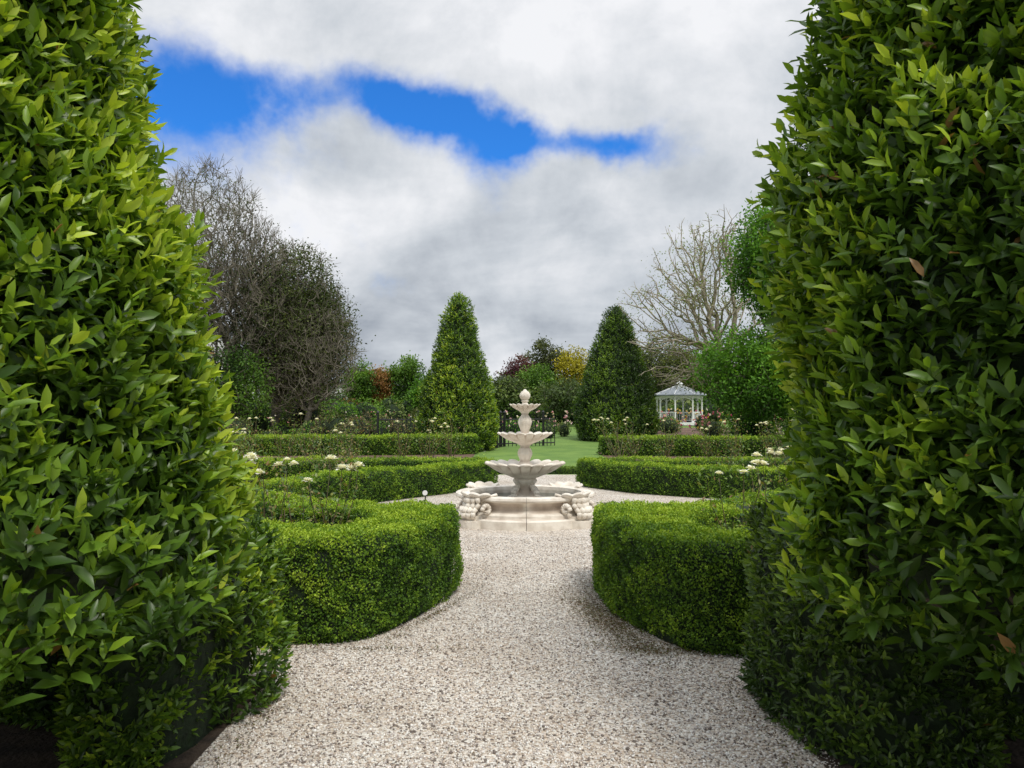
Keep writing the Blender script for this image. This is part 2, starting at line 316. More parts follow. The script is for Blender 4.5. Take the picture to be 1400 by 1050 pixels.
for k in range(4):
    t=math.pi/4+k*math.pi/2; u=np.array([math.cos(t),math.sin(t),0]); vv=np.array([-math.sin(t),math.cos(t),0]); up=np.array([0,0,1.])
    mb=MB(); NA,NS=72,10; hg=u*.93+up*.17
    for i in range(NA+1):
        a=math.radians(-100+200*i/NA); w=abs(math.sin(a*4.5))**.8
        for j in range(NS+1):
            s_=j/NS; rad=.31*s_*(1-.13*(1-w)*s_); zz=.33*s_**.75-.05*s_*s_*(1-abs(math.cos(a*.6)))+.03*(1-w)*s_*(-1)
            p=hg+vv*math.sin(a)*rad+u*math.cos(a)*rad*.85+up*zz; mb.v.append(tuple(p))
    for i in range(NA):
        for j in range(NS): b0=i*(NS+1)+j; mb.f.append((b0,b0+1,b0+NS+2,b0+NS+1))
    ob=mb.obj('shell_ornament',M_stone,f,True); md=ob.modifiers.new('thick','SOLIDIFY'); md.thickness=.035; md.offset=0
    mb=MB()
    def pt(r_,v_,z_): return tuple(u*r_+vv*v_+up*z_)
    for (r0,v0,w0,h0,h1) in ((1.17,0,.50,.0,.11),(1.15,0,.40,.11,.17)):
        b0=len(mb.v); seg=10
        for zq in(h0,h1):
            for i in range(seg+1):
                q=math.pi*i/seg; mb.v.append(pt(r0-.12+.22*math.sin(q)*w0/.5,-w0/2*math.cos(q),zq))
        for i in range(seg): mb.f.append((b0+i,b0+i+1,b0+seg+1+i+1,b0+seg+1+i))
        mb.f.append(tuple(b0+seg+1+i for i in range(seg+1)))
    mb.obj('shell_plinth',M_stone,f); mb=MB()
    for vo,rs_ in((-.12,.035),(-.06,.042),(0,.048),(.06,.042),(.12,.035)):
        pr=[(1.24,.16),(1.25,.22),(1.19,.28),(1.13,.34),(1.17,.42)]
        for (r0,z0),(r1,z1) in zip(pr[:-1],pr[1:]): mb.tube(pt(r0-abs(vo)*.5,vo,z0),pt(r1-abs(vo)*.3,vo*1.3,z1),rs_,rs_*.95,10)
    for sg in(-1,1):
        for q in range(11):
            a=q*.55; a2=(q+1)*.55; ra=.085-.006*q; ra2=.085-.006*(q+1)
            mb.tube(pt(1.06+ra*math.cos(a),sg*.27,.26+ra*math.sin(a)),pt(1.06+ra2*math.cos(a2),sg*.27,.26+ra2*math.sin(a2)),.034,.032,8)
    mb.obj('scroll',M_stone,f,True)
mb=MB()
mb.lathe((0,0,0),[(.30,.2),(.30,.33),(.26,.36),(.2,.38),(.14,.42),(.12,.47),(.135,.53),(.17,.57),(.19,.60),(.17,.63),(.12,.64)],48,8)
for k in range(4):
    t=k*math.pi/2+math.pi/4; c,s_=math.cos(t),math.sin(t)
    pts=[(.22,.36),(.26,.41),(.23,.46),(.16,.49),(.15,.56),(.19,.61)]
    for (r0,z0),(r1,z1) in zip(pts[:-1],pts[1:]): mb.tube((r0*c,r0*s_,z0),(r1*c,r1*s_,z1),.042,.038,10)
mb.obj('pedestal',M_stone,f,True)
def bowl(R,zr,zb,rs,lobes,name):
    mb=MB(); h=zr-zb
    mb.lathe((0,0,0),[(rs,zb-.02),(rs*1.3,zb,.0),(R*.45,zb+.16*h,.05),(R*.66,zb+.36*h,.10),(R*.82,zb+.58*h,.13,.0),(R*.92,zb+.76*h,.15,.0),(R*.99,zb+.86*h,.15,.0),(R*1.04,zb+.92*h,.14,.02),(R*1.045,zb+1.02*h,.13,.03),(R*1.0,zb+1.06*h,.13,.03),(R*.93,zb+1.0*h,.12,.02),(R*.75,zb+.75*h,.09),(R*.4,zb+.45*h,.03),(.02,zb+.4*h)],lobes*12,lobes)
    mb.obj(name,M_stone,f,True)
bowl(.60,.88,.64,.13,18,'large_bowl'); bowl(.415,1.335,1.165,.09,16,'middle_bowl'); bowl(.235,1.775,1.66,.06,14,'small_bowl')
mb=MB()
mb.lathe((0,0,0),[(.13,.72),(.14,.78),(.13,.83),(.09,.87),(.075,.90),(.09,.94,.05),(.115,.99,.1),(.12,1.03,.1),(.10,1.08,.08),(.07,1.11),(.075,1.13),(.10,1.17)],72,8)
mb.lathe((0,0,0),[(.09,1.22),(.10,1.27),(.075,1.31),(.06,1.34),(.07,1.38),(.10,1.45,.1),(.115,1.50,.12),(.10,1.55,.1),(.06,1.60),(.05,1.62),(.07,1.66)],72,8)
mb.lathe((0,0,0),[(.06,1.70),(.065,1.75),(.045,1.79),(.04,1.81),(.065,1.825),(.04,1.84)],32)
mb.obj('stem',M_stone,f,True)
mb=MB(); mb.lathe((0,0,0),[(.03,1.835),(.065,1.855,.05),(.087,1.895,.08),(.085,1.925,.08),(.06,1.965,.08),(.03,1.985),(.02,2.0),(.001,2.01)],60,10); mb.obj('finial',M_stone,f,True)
# ---------------- roses
def tubes(name,segs,mat,parent=None,n=5):
    S=np.array(segs,float); p0=S[:,:3];p1=S[:,3:6];r0=S[:,6];r1=S[:,7]; d=nrm(p1-p0)
    a=nrm(np.cross(d,np.where(np.abs(d[:,2:3])<.9,[[0,0,1.]],[[1.,0,0]]))); c=np.cross(d,a); t=np.arange(n)/n*2*np.pi
    ring=lambda p,r: p[:,None]+r[:,None,None]*(np.cos(t)[None,:,None]*a[:,None]+np.sin(t)[None,:,None]*c[:,None])
    V=np.concatenate([ring(p0,r0),ring(p1,r1)],1).reshape(-1,3); m_=len(S)
    i=np.arange(n); j=(i+1)%n; fq=np.stack([i,j,n+j,n+i],1).ravel()
    loops=(fq[None]+(np.arange(m_)*2*n)[:,None]).ravel(); return fast_mesh(name,V,loops,np.arange(m_*n)*4,mat,None,True,parent)
M_stem=noise_mat('rose_stem',(.07,.08,.03),(.14,.09,.05),8,.7)
def blooms_arr(C,size,col):
    Ps=[];Ds=[];Ns=[];Ls=[];Cs=[]
    for c,s in zip(C,size):
        for ring,(k,a,l) in enumerate(((6,1.35,1),(6,.9,.9),(5,.4,.75))):
            ph=np.arange(k)*2*np.pi/k+ring*.5+rng.random(); aa=a+rng.normal(size=k)*.12
            D=np.stack([np.sin(aa)*np.cos(ph),np.sin(aa)*np.sin(ph),np.cos(aa)],1)
            Ps.append(np.tile(c,(k,1))); Ds.append(D); Ns.append(np.tile([0,0,1.],(k,1))-.3*D); Ls.append(np.full(k,s*l)); Cs.append(np.tile(col,(k,1))*(.88+.12*rng.random((k,1))))
    return map(np.concatenate,(Ps,Ds,Ns,Ls,Cs))
WHITE=(.93,.91,.86)
def rose(name,x,y,h,w,nb,bs=.05,col=WHITE,nl=260,ls=.035,stems=9,tips_=None):
    z0=float(tz(y)); segs=[];tips=[];mids=[]
    for k in range(stems):
        t=rng.random()*6.28; p=np.array([x,y,z0]); d=np.array([.30*math.cos(t)*w,.30*math.sin(t)*w,1.])
        hh=h*(rng.uniform(.95,1.06) if k<4 else rng.uniform(.6,.9)); r=.008*max(1,y/12)
        for q in range(5):
            d=nrm(d+rng.normal(size=3)*.15+np.array([0,0,.12])); p2=p+d*hh/5*1.05
            segs.append([*p,*p2,r,r*.8]); r*=.8; p=p2
            if q>0: mids.append(p)
        tips.append(p)
    st=tubes(name,segs,M_stem)
    mids=np.array(mids); i=rng.integers(0,len(mids),nl); P=mids[i]+rng.normal(size=(nl,3))*[.07*w,.07*w,.06]*np.array([h])
    C=colmix(rng.random(nl),[(.04,.09,.02),(.10,.18,.03),(.2,.26,.05),(.24,.14,.06)])
    inst('leaves',P,nrm(rng.normal(size=(nl,3))+[0,0,.3]),rng.normal(size=(nl,3))*.5+[0,0,1.],ls*(.7+.6*rng.random(nl)),ls*.6,C,T_BIG,F_BIG,M_bay,st,True)
    if nb:
        tp=np.array(sorted(tips,key=lambda q:-q[2]))[:max(2,nb//2+1)]; C0=tp[rng.integers(0,len(tp),nb)]+rng.normal(size=(nb,3))*[.03*w+bs*.7,.03*w+bs*.7,bs*.7]
        q=min(nb,len(tp)); C0[:q]=tp[:q]
        P,D,Nn,Ls,Cs=blooms_arr(C0,bs*rng.uniform(.8,1.15,nb),col); inst('blooms',P,D,Nn,Ls,Ls*1.25,Cs,T_BIG,F_BIG,M_petal,st,True)
rose('rose_bush',-1.55,6.35,1.10,.8,4,.062,nl=380,ls=.045)
rose('rose_bush',-1.85,6.5,1.14,.9,4,.066,nl=420,ls=.045)
rose('rose_bush',-2.2,6.65,1.12,.8,5,.066,nl=420,ls=.045)
rose('rose_bush',-3.0,8.3,1.12,1.2,6,.07,ls=.045)
rose('rose_bush',-2.6,7.9,1.14,1.0,4,.066,ls=.045)
rose('rose_bush',1.95,6.3,1.05,.8,2,.05,nl=380,ls=.045)
rose('rose_bush',2.5,7.45,1.10,1.0,4,.068,ls=.045)
rose('rose_bush',3.0,8.6,1.12,1.2,6,.07,ls=.045)
for x,y,nb in((-2.4,21.5,8),(-3.3,21.8,2),(-4.6,21.5,5),(-5.6,20.6,2),(-6.6,21.5,3),(-7.6,21,2),(-4.0,16,2),(-5.5,14.5,3),(-3.6,15,0),(-4.9,13.4,3),(-1.9,23,0),(-8.5,22,2)):
    rose('rose_bush',x,y,1.2+.25*rng.random(),1.4,nb,.07,nl=380,ls=.06)
for x,y,nb in((3.2,22,7),(3.7,22.6,4),(4.6,22.3,1),(5.9,21.8,4),(6.5,21.3,2),(7.7,22,3),(8.0,21,5),(4.6,16,0),(5.6,15.8,2),(6.3,16.2,2)):
    rose('rose_bush',x,y,(1.4 if nb>4 else 1.15)+.15*rng.random() if y>18 else .85,1.4,nb,.075,nl=380,ls=.06)
# ---------------- fence
mb=MB()
def fence_run(x0,y0,x1,y1,h=1.2):
    n=int(math.hypot(x1-x0,y1-y0)/.16)
    for i in range(n+1):
        t=i/n; X=x0+(x1-x0)*t; Y=y0+(y1-y0)*t; z=float(tz(Y))
        big=i%10==0; mb.tube((X,Y,z),(X,Y,z+h+(.14 if big else 0)),.05 if big else .018,.05 if big else .016,6)
        if big: mb.lathe((X,Y,z+h+.13),[(.001,0),(.07,.04),(.001,.13)],8)
    for hz in(.12,h-.12): mb.tube((x0,y0,float(tz(y0))+hz),(x1,y1,float(tz(y1))+hz),.026,.026,6)
fence_run(-5.4,29.8,-.3,29.8); fence_run(-.3,29.8,1.75,30.4); fence_run(-1.1,27.4,-.35,29.7,1.05)
mb.obj('iron_fence',M_iron)
mb=MB(); mb.tube((-1.62,13.9,0),(-1.62,13.9,.12),.012,.012,8); mb.tube((-1.62,13.93,.15),(-1.62,13.84,.16),.03,.055,14); g=mb.obj('garden_spotlight',M_iron)
mb=MB(); mb.tube((-1.62,13.838,.16),(-1.62,13.83,.16),.048,.045,14); mb.obj('lens',M_white,g)
# ---------------- trees
def skeleton(root,trunk,regions,seed,tip=.012,ex=2.3,pathw=.35,wig=.25):
    r=np.random.default_rng(seed); nodes=[np.array(root,float)]; par=[-1]
    for t in trunk: nodes.append(np.array(t,float)); par.append(len(nodes)-2)
    pts=[]
    for c,rad,n in regions:
        d=nrm(r.normal(size=(n,3)))*(r.random(n)**.45)[:,None]; pts.append(np.array(c)+d*np.array(rad))
    pts=np.concatenate(pts); start=nodes[-1]; pts=pts[np.argsort(np.linalg.norm(pts-start,axis=1))]
    N=len(nodes)+len(pts); A=np.zeros((N,3)); pl=np.zeros(N); k=len(nodes); A[:k]=nodes
    lo=max(1,k-2)
    for p in pts:
        cost=np.linalg.norm(A[lo:k]-p,axis=1)+pathw*pl[lo:k]; j=int(np.argmin(cost))+lo
        A[k]=p; par.append(j); pl[k]=pl[j]+np.linalg.norm(A[j]-p); k+=1
    kids=np.zeros(N)
    w=np.zeros(N)
    for i in range(N-1,0,-1):
        if w[i]==0: w[i]=tip**ex; kids[i]=-1
        w[par[i]]+=w[i]
    R=np.maximum(w,tip**ex)**(1/ex)
    segs=[]
    for i in range(1,N):
        a=A[par[i]];b=A[i]; ra=min(R[par[i]],R[i]*1.35); Ln=np.linalg.norm(b-a)
        if Ln>.5:
            mid=(a+b)/2+r.normal(size=3)*Ln*.07*wig/.25+np.array([0,0,-.05*Ln]); segs.append([*a,*mid,ra,(ra+R[i])/2]); segs.append([*mid,*b,(ra+R[i])/2,R[i]])
        else: segs.append([*a,*b,ra,R[i]])
    return A,np.array(par),R,kids,segs
def tree(name,root,trunk,regions,seed,bark,tip=.012,twigs=0,twl=.7,twr=.008,leaves=0,lsize=.1,lspread=.35,stops=None,lfrac=1.0,up=.5,ex=2.3,pathw=.35,lmin=None):
    r=np.random.default_rng(seed+100); A,par,R,kids,segs=skeleton(root,trunk,regions,seed,tip,ex,pathw)
    leafn=np.where(kids<0)[0]; S=list(segs)
    for i in leafn:
        d0=nrm(A[i]-A[par[i]]) 
        for k in range(twigs):
            d=nrm(d0*.7+r.normal(size=3)*.5+np.array([0,0,up])); l=twl*r.uniform(.5,1.1); m1=A[i]+d*l*.5; d2=nrm(d+r.normal(size=3)*.3)
            S.append([*A[i],*m1,twr*1.3,twr]); S.append([*m1,*(m1+d2*l*.5),twr,twr*.5]); 
            d3=nrm(d+r.normal(size=3)*.6); S.append([*m1,*(m1+d3*l*.4),twr*.8,twr*.4])
    ob=tubes(name,S,bark,None,4)
    if leaves:
        cand=np.arange(len(A)-1-len(trunk))+1+len(trunk)
        cand=cand[r.random(len(cand))<lfrac]; I=np.repeat(cand,leaves); n=len(I)
        P=A[I]+r.normal(size=(n,3))*lspread*np.array([1,1,.7])
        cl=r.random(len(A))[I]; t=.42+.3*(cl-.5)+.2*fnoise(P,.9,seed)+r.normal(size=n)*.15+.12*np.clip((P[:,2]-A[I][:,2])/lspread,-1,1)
        inst('foliage',P,nrm(r.normal(size=(n,3))),nrm(r.normal(size=(n,3))+[0,0,.8]),lsize*(.6+.8*r.random(n)),lsize*.6,colmix(t,stops),T_Q,F_Q,M_far,ob)
    return ob
G=lambda y: float(tz(y))
GREEN=[(.02,.045,.01),(.06,.13,.02),(.12,.23,.03),(.2,.33,.05)]
BRIGHT=[(.035,.09,.012),(.09,.22,.02),(.17,.35,.035),(.27,.46,.06)]
OLIVE=[(.03,.04,.016),(.07,.09,.03),(.13,.15,.05),(.21,.22,.09)]
DOLIVE=[(.025,.036,.012),(.055,.08,.022),(.10,.13,.04),(.16,.18,.06)]
tree('bare_tree',(-13.2,35,G(35)),[(-13.3,35,2),(-13.4,35,3.2)],[((-14.6,35,8.3),(3.2,2.6,5.2),2100),((-12.2,35,7.0),(2.2,2.2,3.6),900)],1,M_barkgrey,.012,4,.9,.009,9,.1,.35,DOLIVE,.45,.8)
tree('bare_tree',(-11.6,36,G(36)),[(-11.5,36,1.6),(-11.4,36,2.6)],[((-10.9,36,6.2),(2.6,2.4,3.9),1600),((-9.6,36,5.2),(1.9,2,2.9),700)],2,M_barkgrey,.012,3,.75,.009,22,.13,.3,DOLIVE,.8,.6)
tree('bare_tree',(-9.8,35,G(35)),[(-9.6,35,1.8)],[((-9.1,35,4.2),(1.7,1.7,2.4),1000),((-10.4,35,3.0),(1.5,1.2,1.5),350)],3,M_barkgrey,.011,3,.7,.008,6,.1,.3,OLIVE,.35,.5)
tree('bare_tree',(12.2,33.5,G(33)),[(11.4,33.4,2.0),(10.1,33.2,3.2),(9.4,33,4.0)],[((8.4,33,8.3),(2.3,2.2,1.7),110),((7.6,33,6.6),(2.7,2.2,1.2),120),((9.6,33,9.2),(2.0,2,1.2),70),((7.4,33,4.9),(2.7,2,.8),90),((10.2,33,6.6),(2.0,2,2.0),70),((8.6,33,3.4),(3.0,1.8,.6),90)],4,M_barkpale,.021,2,.65,.012,14,.09,.28,[(.14,.18,.04),(.24,.30,.07),(.36,.41,.14)],.9,.1,2.1,.7)
tree('oak_tree',(11.2,28,G(28)),[(10.9,28,1.5),(10.6,28,2.6)],[((10.1,28,7.4),(1.6,2.0,2.2),420),((9.5,28,3.2),(2.4,2.0,1.9),400),((12,28,4.8),(2.2,2.2,2.6),200)],5,M_bark,.014,1,.4,.01,64,.13,.32,BRIGHT,.9,.3)
def small(name,x,y,zt,r,seed,stops,n=140,lv=45,ls=.2,bark=M_bark,h=.62,sp=.3):
    g=G(y); hh=(zt-g)
    tree(name,(x,y,g),[(x+.1,y,g+hh*.22)],[((x,y,g+hh*h),(r,r,hh*(1-h)*.98),n)],seed,bark,.016,1,.4,.01,lv,ls,sp,stops,.9)
PURP=[(.03,.012,.018),(.07,.022,.034),(.12,.045,.05),(.17,.08,.08)]
YEL=[(.13,.13,.01),(.32,.29,.02),(.5,.44,.04),(.6,.52,.08)]
ORG=[(.08,.06,.02),(.2,.10,.035),(.34,.17,.06),(.4,.27,.1)]
SAGE=[(.06,.09,.035),(.13,.18,.06),(.22,.28,.09),(.32,.37,.16)]
small('copper_tree',.4,60,6.3,1.3,11,PURP)
small('green_tree',2.7,62,8.0,1.9,12,OLIVE,200)
small('yellow_tree',5.1,60,7.2,1.5,13,YEL,130,40)
small('green_tree',-8.3,58,6.2,1.5,14,GREEN)
small('red_leaf_tree',-10.6,58,5.4,1.2,15,ORG)
small('green_tree',-11.8,57,5.7,1.2,16,GREEN)
small('green_tree',-.4,50,4.2,1.5,17,SAGE)
small('green_tree',3.4,48,4.0,1.9,18,SAGE,140,30)
small('green_tree',2.0,56,5.4,1.6,19,GREEN)
small('green_tree',-5.6,52,4.6,1.5,20,BRIGHT)
small('green_tree',-13.4,44,5.4,1.6,21,GREEN)
small('pine_tree',12.6,64,8.3,3.2,22,OLIVE,260)
small('pine_tree',16.2,62,7.4,2.6,23,OLIVE,200)
small('green_tree',8.0,60,5.0,2.0,24,GREEN)
small('green_tree',-12.3,33,4.6,1.3,25,GREEN,170,40,.13)
small('green_tree',-15.5,33,5.4,1.6,26,GREEN,170,40,.13)
def blobs(name,items,ls,per,mat=M_far):
    Ps=[];Cs=[];mb=MB()
    for (x,y,zt,r,st) in items:
        g=G(y); hh=max(zt-g,.3); c=np.array([x,y,g+hh*.45]); n=int(per*(r*hh+r*r*.5))+40
        d=nrm(rng.normal(size=(n,3))); q=np.array([r,r,hh*.55]); lump=1+.16*fnoise(d*1.0+c,3.2,int(abs(x*10))+3)
        P=c+d*q*(lump*(.72+.33*rng.random(n)))[:,None]; k=P[:,2]>g+.02; P=P[k]
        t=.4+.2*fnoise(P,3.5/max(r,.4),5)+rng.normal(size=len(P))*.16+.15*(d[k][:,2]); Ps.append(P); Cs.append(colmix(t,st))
        mb.lathe((x,y,g),[(.001,0),(r*.7,.1*hh),(r*.78,.35*hh),(r*.66,.65*hh),(r*.3,.87*hh),(.001,.9*hh)],10)
    ob=mb.obj(name,M_core,smooth=True); P=np.concatenate(Ps); n=len(P)
    L_=np.broadcast_to(ls,(n,)); inst('foliage',P,nrm(rng.normal(size=(n,3))+[0,0,.4]),nrm(rng.normal(size=(n,3))+[0,-.2,.6]),L_*(.6+.8*rng.random(n)),L_*.6,np.concatenate(Cs),T_Q,F_Q,mat,ob)
    return ob
R_=random.Random(3)
it=[]
for k in range(130):
    x=-75+150*k/129+R_.uniform(-.6,.6); y=R_.uniform(66,82); it.append((x,y,R_.uniform(3.6,5.2)+(1.2 if abs(x)>12 else 0),R_.uniform(1.5,2.8),R_.choice([GREEN,OLIVE,GREEN,SAGE,BRIGHT])))
blobs('background_trees',it,.28,110)
it=[]
for k in range(60): it.append((R_.uniform(-22,-4.5),R_.uniform(46,54),R_.uniform(2.2,3.4),R_.uniform(.8,1.5),R_.choice([GREEN,OLIVE,BRIGHT,SAGE,GREEN,ORG])))
for k in range(40): it.append((R_.uniform(-3,24),R_.uniform(50,58),R_.uniform(2.2,3.3),R_.uniform(.8,1.5),R_.choice([GREEN,OLIVE,GREEN,SAGE])))
blobs('shrub_border',it,.18,260)
DRY=[(.05,.04,.025),(.11,.085,.05),(.17,.14,.07),(.23,.2,.1)]
it=[]
for k in range(75): 
    it.append((R_.uniform(-19,-4.6),R_.uniform(31,43),0,R_.uniform(.3,.7),R_.choice([GREEN,DRY,OLIVE,SAGE,BRIGHT,DRY])))
it=[(x,y,G(y)+R_.uniform(.5,1.15),r,s) for x,y,_,r,s in it]
blobs('flower_bed_plants',it,.1,700)
it=[(R_.uniform(7.2,17),R_.uniform(33,44),0,R_.uniform(.3,.6),R_.choice([GREEN,OLIVE,SAGE,BRIGHT])) for k in range(45)]
it+=[(R_.uniform(-1.2,3.2),R_.uniform(35,41),0,R_.uniform(.25,.5),R_.choice([OLIVE,SAGE,BRIGHT,SAGE])) for k in range(16)]
it=[(x,y,G(y)+R_.uniform(.5,1.0),r,s) for x,y,_,r,s in it]
blobs('flower_bed_plants',it,.09,700)
for x,y,zt,r,s in((-10.6,38,2.75,.95,SAGE),(-6.6,31.5,1.55,.75,DRY),(-7.6,32.5,1.6,.8,OLIVE),(-12.5,36,2.0,.8,GREEN),(-9,40,2.3,.8,BRIGHT),(-11.5,31,1.5,.7,OLIVE),(9.8,30,2.0,1.0,BRIGHT),(11,27,2.2,1.2,BRIGHT)):
    blobs('garden_shrub',[(x,y,zt,r,s)],.1,900)
def flowers(name,n,x0,x1,y0,y1,cols_,s=.05):
    C=np.column_stack([rng.uniform(x0,x1,n),rng.uniform(y0,y1,n),np.zeros(n)]); C[:,2]=tz(C[:,1])+rng.uniform(.5,1.25,n)
    P=np.repeat(C,6,0); m_=len(P); D=nrm(rng.normal(size=(m_,3))+[0,-.2,.4]); cc=np.repeat(np.array(cols_)[rng.integers(0,len(cols_),n)],6,0)
    inst(name,P,D,rng.normal(size=(m_,3))+[0,0,1.],s,s,cc,T_Q,F_Q,M_petal)
flowers('rose_flowers',90,-18,-4.6,30,43,[(.8,.75,.7),(.6,.2,.25),(.75,.4,.4),(.8,.7,.5)])
flowers('rose_flowers',170,7.2,15,33,46,[(.8,.75,.7),(.7,.3,.35),(.8,.6,.15),(.75,.5,.3),(.5,.1,.2)],.08)
flowers('rose_flowers',50,-.8,3.2,35,41,[(.75,.4,.5),(.8,.6,.62),(.8,.7,.6)],.08)
# ---------------- gazebo
gx,gy=11.3,50.0; gz=G(gy); ga=empty('gazebo',(gx,gy,gz))
mb=MB(); mb.lathe((0,0,0),[(1.75,0),(1.75,.18),(.001,.18)],8,phase=math.pi/8)
V8=[(1.5*math.cos(math.pi/8+k*math.pi/4),1.5*math.sin(math.pi/8+k*math.pi/4)) for k in range(8)]
mb.obj('base',M_white,ga); mb=MB()
for k in range(8):
    x,y=V8[k]; mb.tube((x,y,.18),(x,y,1.95),.06,.05,8); mb.tube((x,y,.18),(x,y,.4),.09,.09,8); mb.tube((x,y,1.8),(x,y,1.93),.09,.09,8)
mb.obj('posts',M_white,ga); mb=MB()
for k in range(8):
    x,y=V8[k];x2,y2=V8[(k+1)%8]; mb.tube((x,y,1.92),(x2,y2,1.92),.07,.07,6)
    if k!=5:
        mb.tube((x,y,.85),(x2,y2,.85),.035,.035,6); mb.tube((x,y,.3),(x2,y2,.3),.03,.03,6)
        for q in range(1,9): a=q/9; mb.tube((x+(x2-x)*a,y+(y2-y)*a,.3),(x+(x2-x)*a,y+(y2-y)*a,.85),.018,.018,4)
    K=10; pr=None
    for q in range(K+1):
        a=q/K; zz=1.55+.28*math.sin(math.pi*a)**.6; pt_=(x+(x2-x)*a,y+(y2-y)*a,zz)
        if pr: mb.tube(pr,pt_,.028,.028,5)
        if q%2==0 and 0<q<K: mb.tube(pt_,(pt_[0],pt_[1],1.9),.015,.015,4)
        pr=pt_
mb.obj('railing',M_white,ga); mb=MB()
mb.lathe((0,0,0),[(1.62,1.93),(1.8,1.97),(1.8,2.02),(1.3,2.24),(.75,2.44),(.34,2.58),(.3,2.60)],8,phase=math.pi/8)
mb.obj('roof',M_slate,ga); mb=MB()
for k in range(8):
    t=math.pi/8+k*math.pi/4; mb.tube((1.81*math.cos(t),1.81*math.sin(t),2.03),(.3*math.cos(t),.3*math.sin(t),2.63),.018,.018,5)
mb.lathe((0,0,0),[(.22,2.58),(.22,2.76),(.30,2.77),(.16,2.88),(.05,3.0),(.03,3.08),(.07,3.13),(.02,3.2),(.001,3.35)],8)
mb.obj('cupola',M_white,ga)
def house(name,x,y,w,d,h,rh):
    e=empty(name,(x,y,G(y))); mb=MB(); mb.box((0,0,h/2),(w,d,h)); b=len(mb.v)
    mb.v+=[(-w/2,-d/2,h),(w/2,-d/2,h),(0,-d/2,h+rh-.1),(-w/2,d/2,h),(w/2,d/2,h),(0,d/2,h+rh-.1)]; mb.f+=[(b,b+1,b+2),(b+5,b+4,b+3)]; mb.obj('walls',M_white,e)
    mb=MB(); t=.12
    for s in(-1,1):
        b=len(mb.v); xo=s*(w/2+.4); zo=h-.4*rh/(w/2)
        mb.v+=[(xo,-d/2-.3,zo),(0,-d/2-.3,h+rh),(0,d/2+.3,h+rh),(xo,d/2+.3,zo),(xo,-d/2-.3,zo+t),(0,-d/2-.3,h+rh+t),(0,d/2+.3,h+rh+t),(xo,d/2+.3,zo+t)]
        mb.f+=[(b,b+1,b+2,b+3),(b+7,b+6,b+5,b+4),(b,b+4,b+5,b+1),(b+3,b+2,b+6,b+7),(b,b+3,b+7,b+4)]
    mb.box((w*.2,d*.2,h+rh*.9),(.6,.6,1.4)); mb.obj('roof',M_slate,e)
    mb=MB()
    for k in(-.28,.28):
        for zz in([1.3,3.9] if h>4 else [1.3]): mb.box((k*w,-d/2-.01,zz),(.9,.06,1.2))
    mb.obj('windows',M_glass,e); mb=MB(); mb.box((0,-d/2-.01,1.05),(.95,.07,2.1)); mb.obj('door',M_slate,e)
house('white_cottage',-20.3,54,6,8,4.3,2.4); house('white_cottage',-12.6,62,4,6,2.4,1.2)
# ---------------- world
w=bpy.data.worlds.new('World'); scene.world=w; w.use_nodes=True; nt=w.node_tree; N=nt.nodes;L=nt.links; N.clear()
out=N.new('ShaderNodeOutputWorld'); bg=N.new('ShaderNodeBackground'); bg.inputs[1].default_value=.1; L.new(bg.outputs[0],out.inputs[0])
AZ,EL=math.radians(152),math.radians(56)
sky=N.new('ShaderNodeTexSky'); sky.sky_type='NISHITA'; sky.sun_disc=False; sky.sun_elevation=EL; sky.sun_rotation=AZ
def M(op,a,b=None,c=None):
    n=N.new('ShaderNodeMath'); n.operation=op
    for i,q in enumerate((a,b,c)):
        if q is None: continue
        if isinstance(q,(int,float)): n.inputs[i].default_value=q
        else: L.new(q,n.inputs[i])
    return n.outputs[0]
tc=N.new('ShaderNodeTexCoord'); sx=N.new('ShaderNodeSeparateXYZ'); L.new(tc.outputs['Generated'],sx.inputs[0]); X,Y,Z=sx.outputs
az=M('ARCTAN2',X,Y); ele=M('ARCSINE',Z)
zz=M('ADD',M('MAXIMUM',Z,0.0),.22); cb=N.new('ShaderNodeCombineXYZ'); L.new(M('DIVIDE',X,zz),cb.inputs[0]); L.new(M('DIVIDE',Y,zz),cb.inputs[1]); L.new(M('MULTIPLY',Z,1.5),cb.inputs[2])
def noise(scale,detail,rough,vec,dist=0):
    n=N.new('ShaderNodeTexNoise'); n.inputs['Scale'].default_value=scale; n.inputs['Detail'].default_value=detail; n.inputs['Roughness'].default_value=rough; n.inputs['Distortion'].default_value=dist; L.new(vec,n.inputs['Vector']); return n
nw=noise(6,5,.6,tc.outputs['Generated']); sc=N.new('ShaderNodeSeparateColor'); L.new(nw.outputs['Color'],sc.inputs[0])
azw=M('ADD',az,M('MULTIPLY',M('SUBTRACT',sc.outputs[0],.5),.18)); elw=M('ADD',ele,M('MULTIPLY',M('SUBTRACT',sc.outputs[1],.5),.11))
tot=None
for a,e_,sa,se,k,amp in((-.45,.375,.11,.075,-.1,1.2),(-.35,.38,.08,.04,0,.8),(-.26,.41,.10,.026,0,.6),(-.14,.412,.07,.03,-.2,.85),(-.06,.38,.075,.042,-.2,1.15),(.01,.37,.05,.030,-.2,.95),(.12,.352,.075,.022,-.15,1.05)):
    da=M('SUBTRACT',azw,a); de=M('SUBTRACT',M('SUBTRACT',elw,e_),M('MULTIPLY',da,k))
    q=M('ADD',M('POWER',M('ABSOLUTE',M('DIVIDE',da,sa)),2.0),M('POWER',M('ABSOLUTE',M('DIVIDE',de,se)),2.0))
    g=M('MULTIPLY',M('EXPONENT',M('MULTIPLY',q,-1.0)),amp); tot=g if tot is None else M('ADD',tot,g)
nf=noise(8,6,.6,tc.outputs['Generated'])
tot=M('ADD',tot,M('MULTIPLY',M('SUBTRACT',nf.outputs[0],.5),1.7))
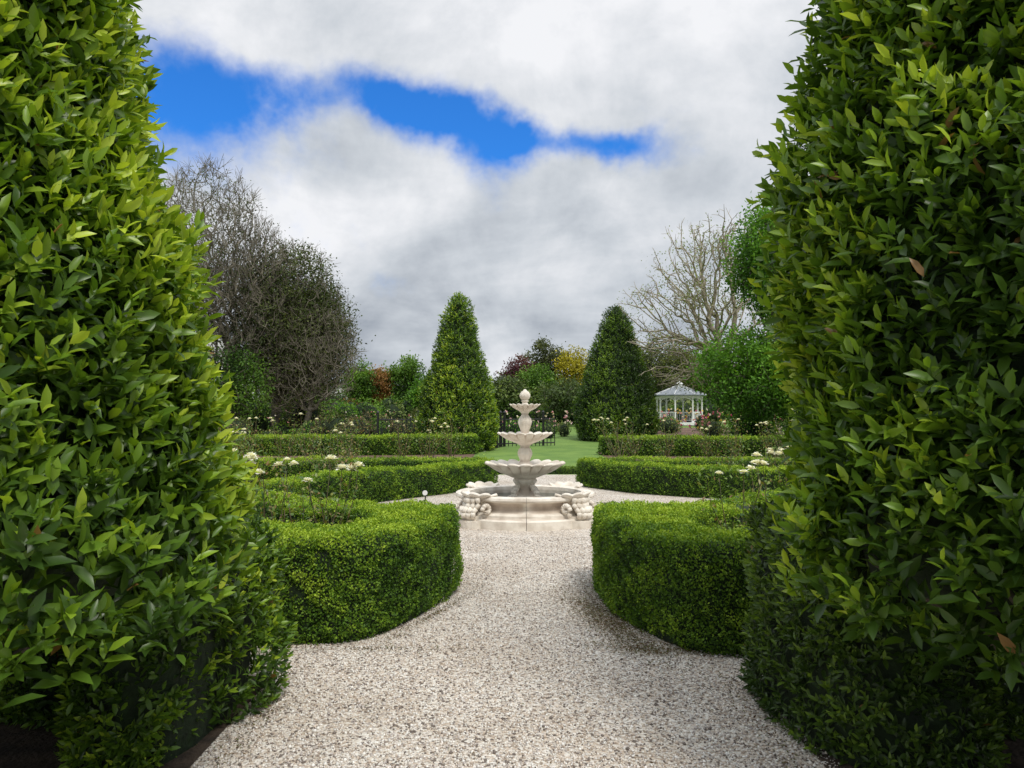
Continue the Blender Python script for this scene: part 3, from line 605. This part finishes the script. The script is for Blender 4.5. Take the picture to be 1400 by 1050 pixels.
mr=N.new('ShaderNodeMapRange'); mr.interpolation_type='SMOOTHSTEP'; mr.inputs[1].default_value=.16; mr.inputs[2].default_value=1.25; L.new(tot,mr.inputs[0])
c1=noise(1.3,6,.55,cb.outputs[0],.3); c2=noise(5,6,.6,tc.outputs['Generated'],.2)
sh=M('ADD',M('MULTIPLY',c1.outputs[0],.52),M('MULTIPLY',c2.outputs[0],.52))
def gauss(a,e_,sa,se,amp):
    q=M('ADD',M('POWER',M('ABSOLUTE',M('DIVIDE',M('SUBTRACT',az,a),sa)),2.0),M('POWER',M('ABSOLUTE',M('DIVIDE',M('SUBTRACT',ele,e_),se)),2.0)); return M('MULTIPLY',M('EXPONENT',M('MULTIPLY',q,-1.0)),amp)
sh=M('SUBTRACT',sh,gauss(0,.13,.5,.05,.07)); sh=M('ADD',sh,gauss(-.05,.28,.35,.06,.07)); sh=M('ADD',sh,.01)
cr=N.new('ShaderNodeValToRGB'); cr.color_ramp.elements[0].position=.38; cr.color_ramp.elements[0].color=(.36,.40,.46,1); cr.color_ramp.elements[1].position=.67; cr.color_ramp.elements[1].color=(.90,.91,.94,1)
e=cr.color_ramp.elements.new(.52); e.color=(.60,.64,.69,1); L.new(sh,cr.inputs[0])
def VM(a,vec=None):
    n=N.new('ShaderNodeVectorMath'); n.operation='MULTIPLY'; L.new(a,n.inputs[0])
    if isinstance(vec,tuple): n.inputs[1].default_value=vec
    else: L.new(vec,n.inputs[1])
    return n.outputs[0]
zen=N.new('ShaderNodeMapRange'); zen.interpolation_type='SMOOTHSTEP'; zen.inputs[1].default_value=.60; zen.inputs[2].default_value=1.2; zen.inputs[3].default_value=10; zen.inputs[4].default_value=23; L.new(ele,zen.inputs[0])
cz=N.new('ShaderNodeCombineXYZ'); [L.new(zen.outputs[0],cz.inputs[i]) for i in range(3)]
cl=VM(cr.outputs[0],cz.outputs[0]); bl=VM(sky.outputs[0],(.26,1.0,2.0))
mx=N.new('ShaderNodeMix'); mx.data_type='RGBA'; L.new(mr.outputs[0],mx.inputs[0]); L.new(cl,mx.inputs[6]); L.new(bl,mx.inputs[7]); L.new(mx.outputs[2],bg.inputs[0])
sd=bpy.data.lights.new('sun','SUN'); sd.energy=2.5; sd.angle=math.radians(18); sd.color=(1,.96,.88); so=link(bpy.data.objects.new('sun',sd))
so.rotation_euler=Vector((math.sin(AZ)*math.cos(EL),math.cos(AZ)*math.cos(EL),math.sin(EL))).to_track_quat('Z','Y').to_euler()
cd=bpy.data.cameras.new('camera'); cd.lens=26; cd.sensor_width=36; cd.clip_end=3000; cam=link(bpy.data.objects.new('camera',cd)); cam.location=(0,0,1.6); cam.rotation_euler=(math.radians(92.44),0,0); scene.camera=cam
scene.view_settings.view_transform='Standard'; scene.view_settings.look='None'; scene.view_settings.exposure=0
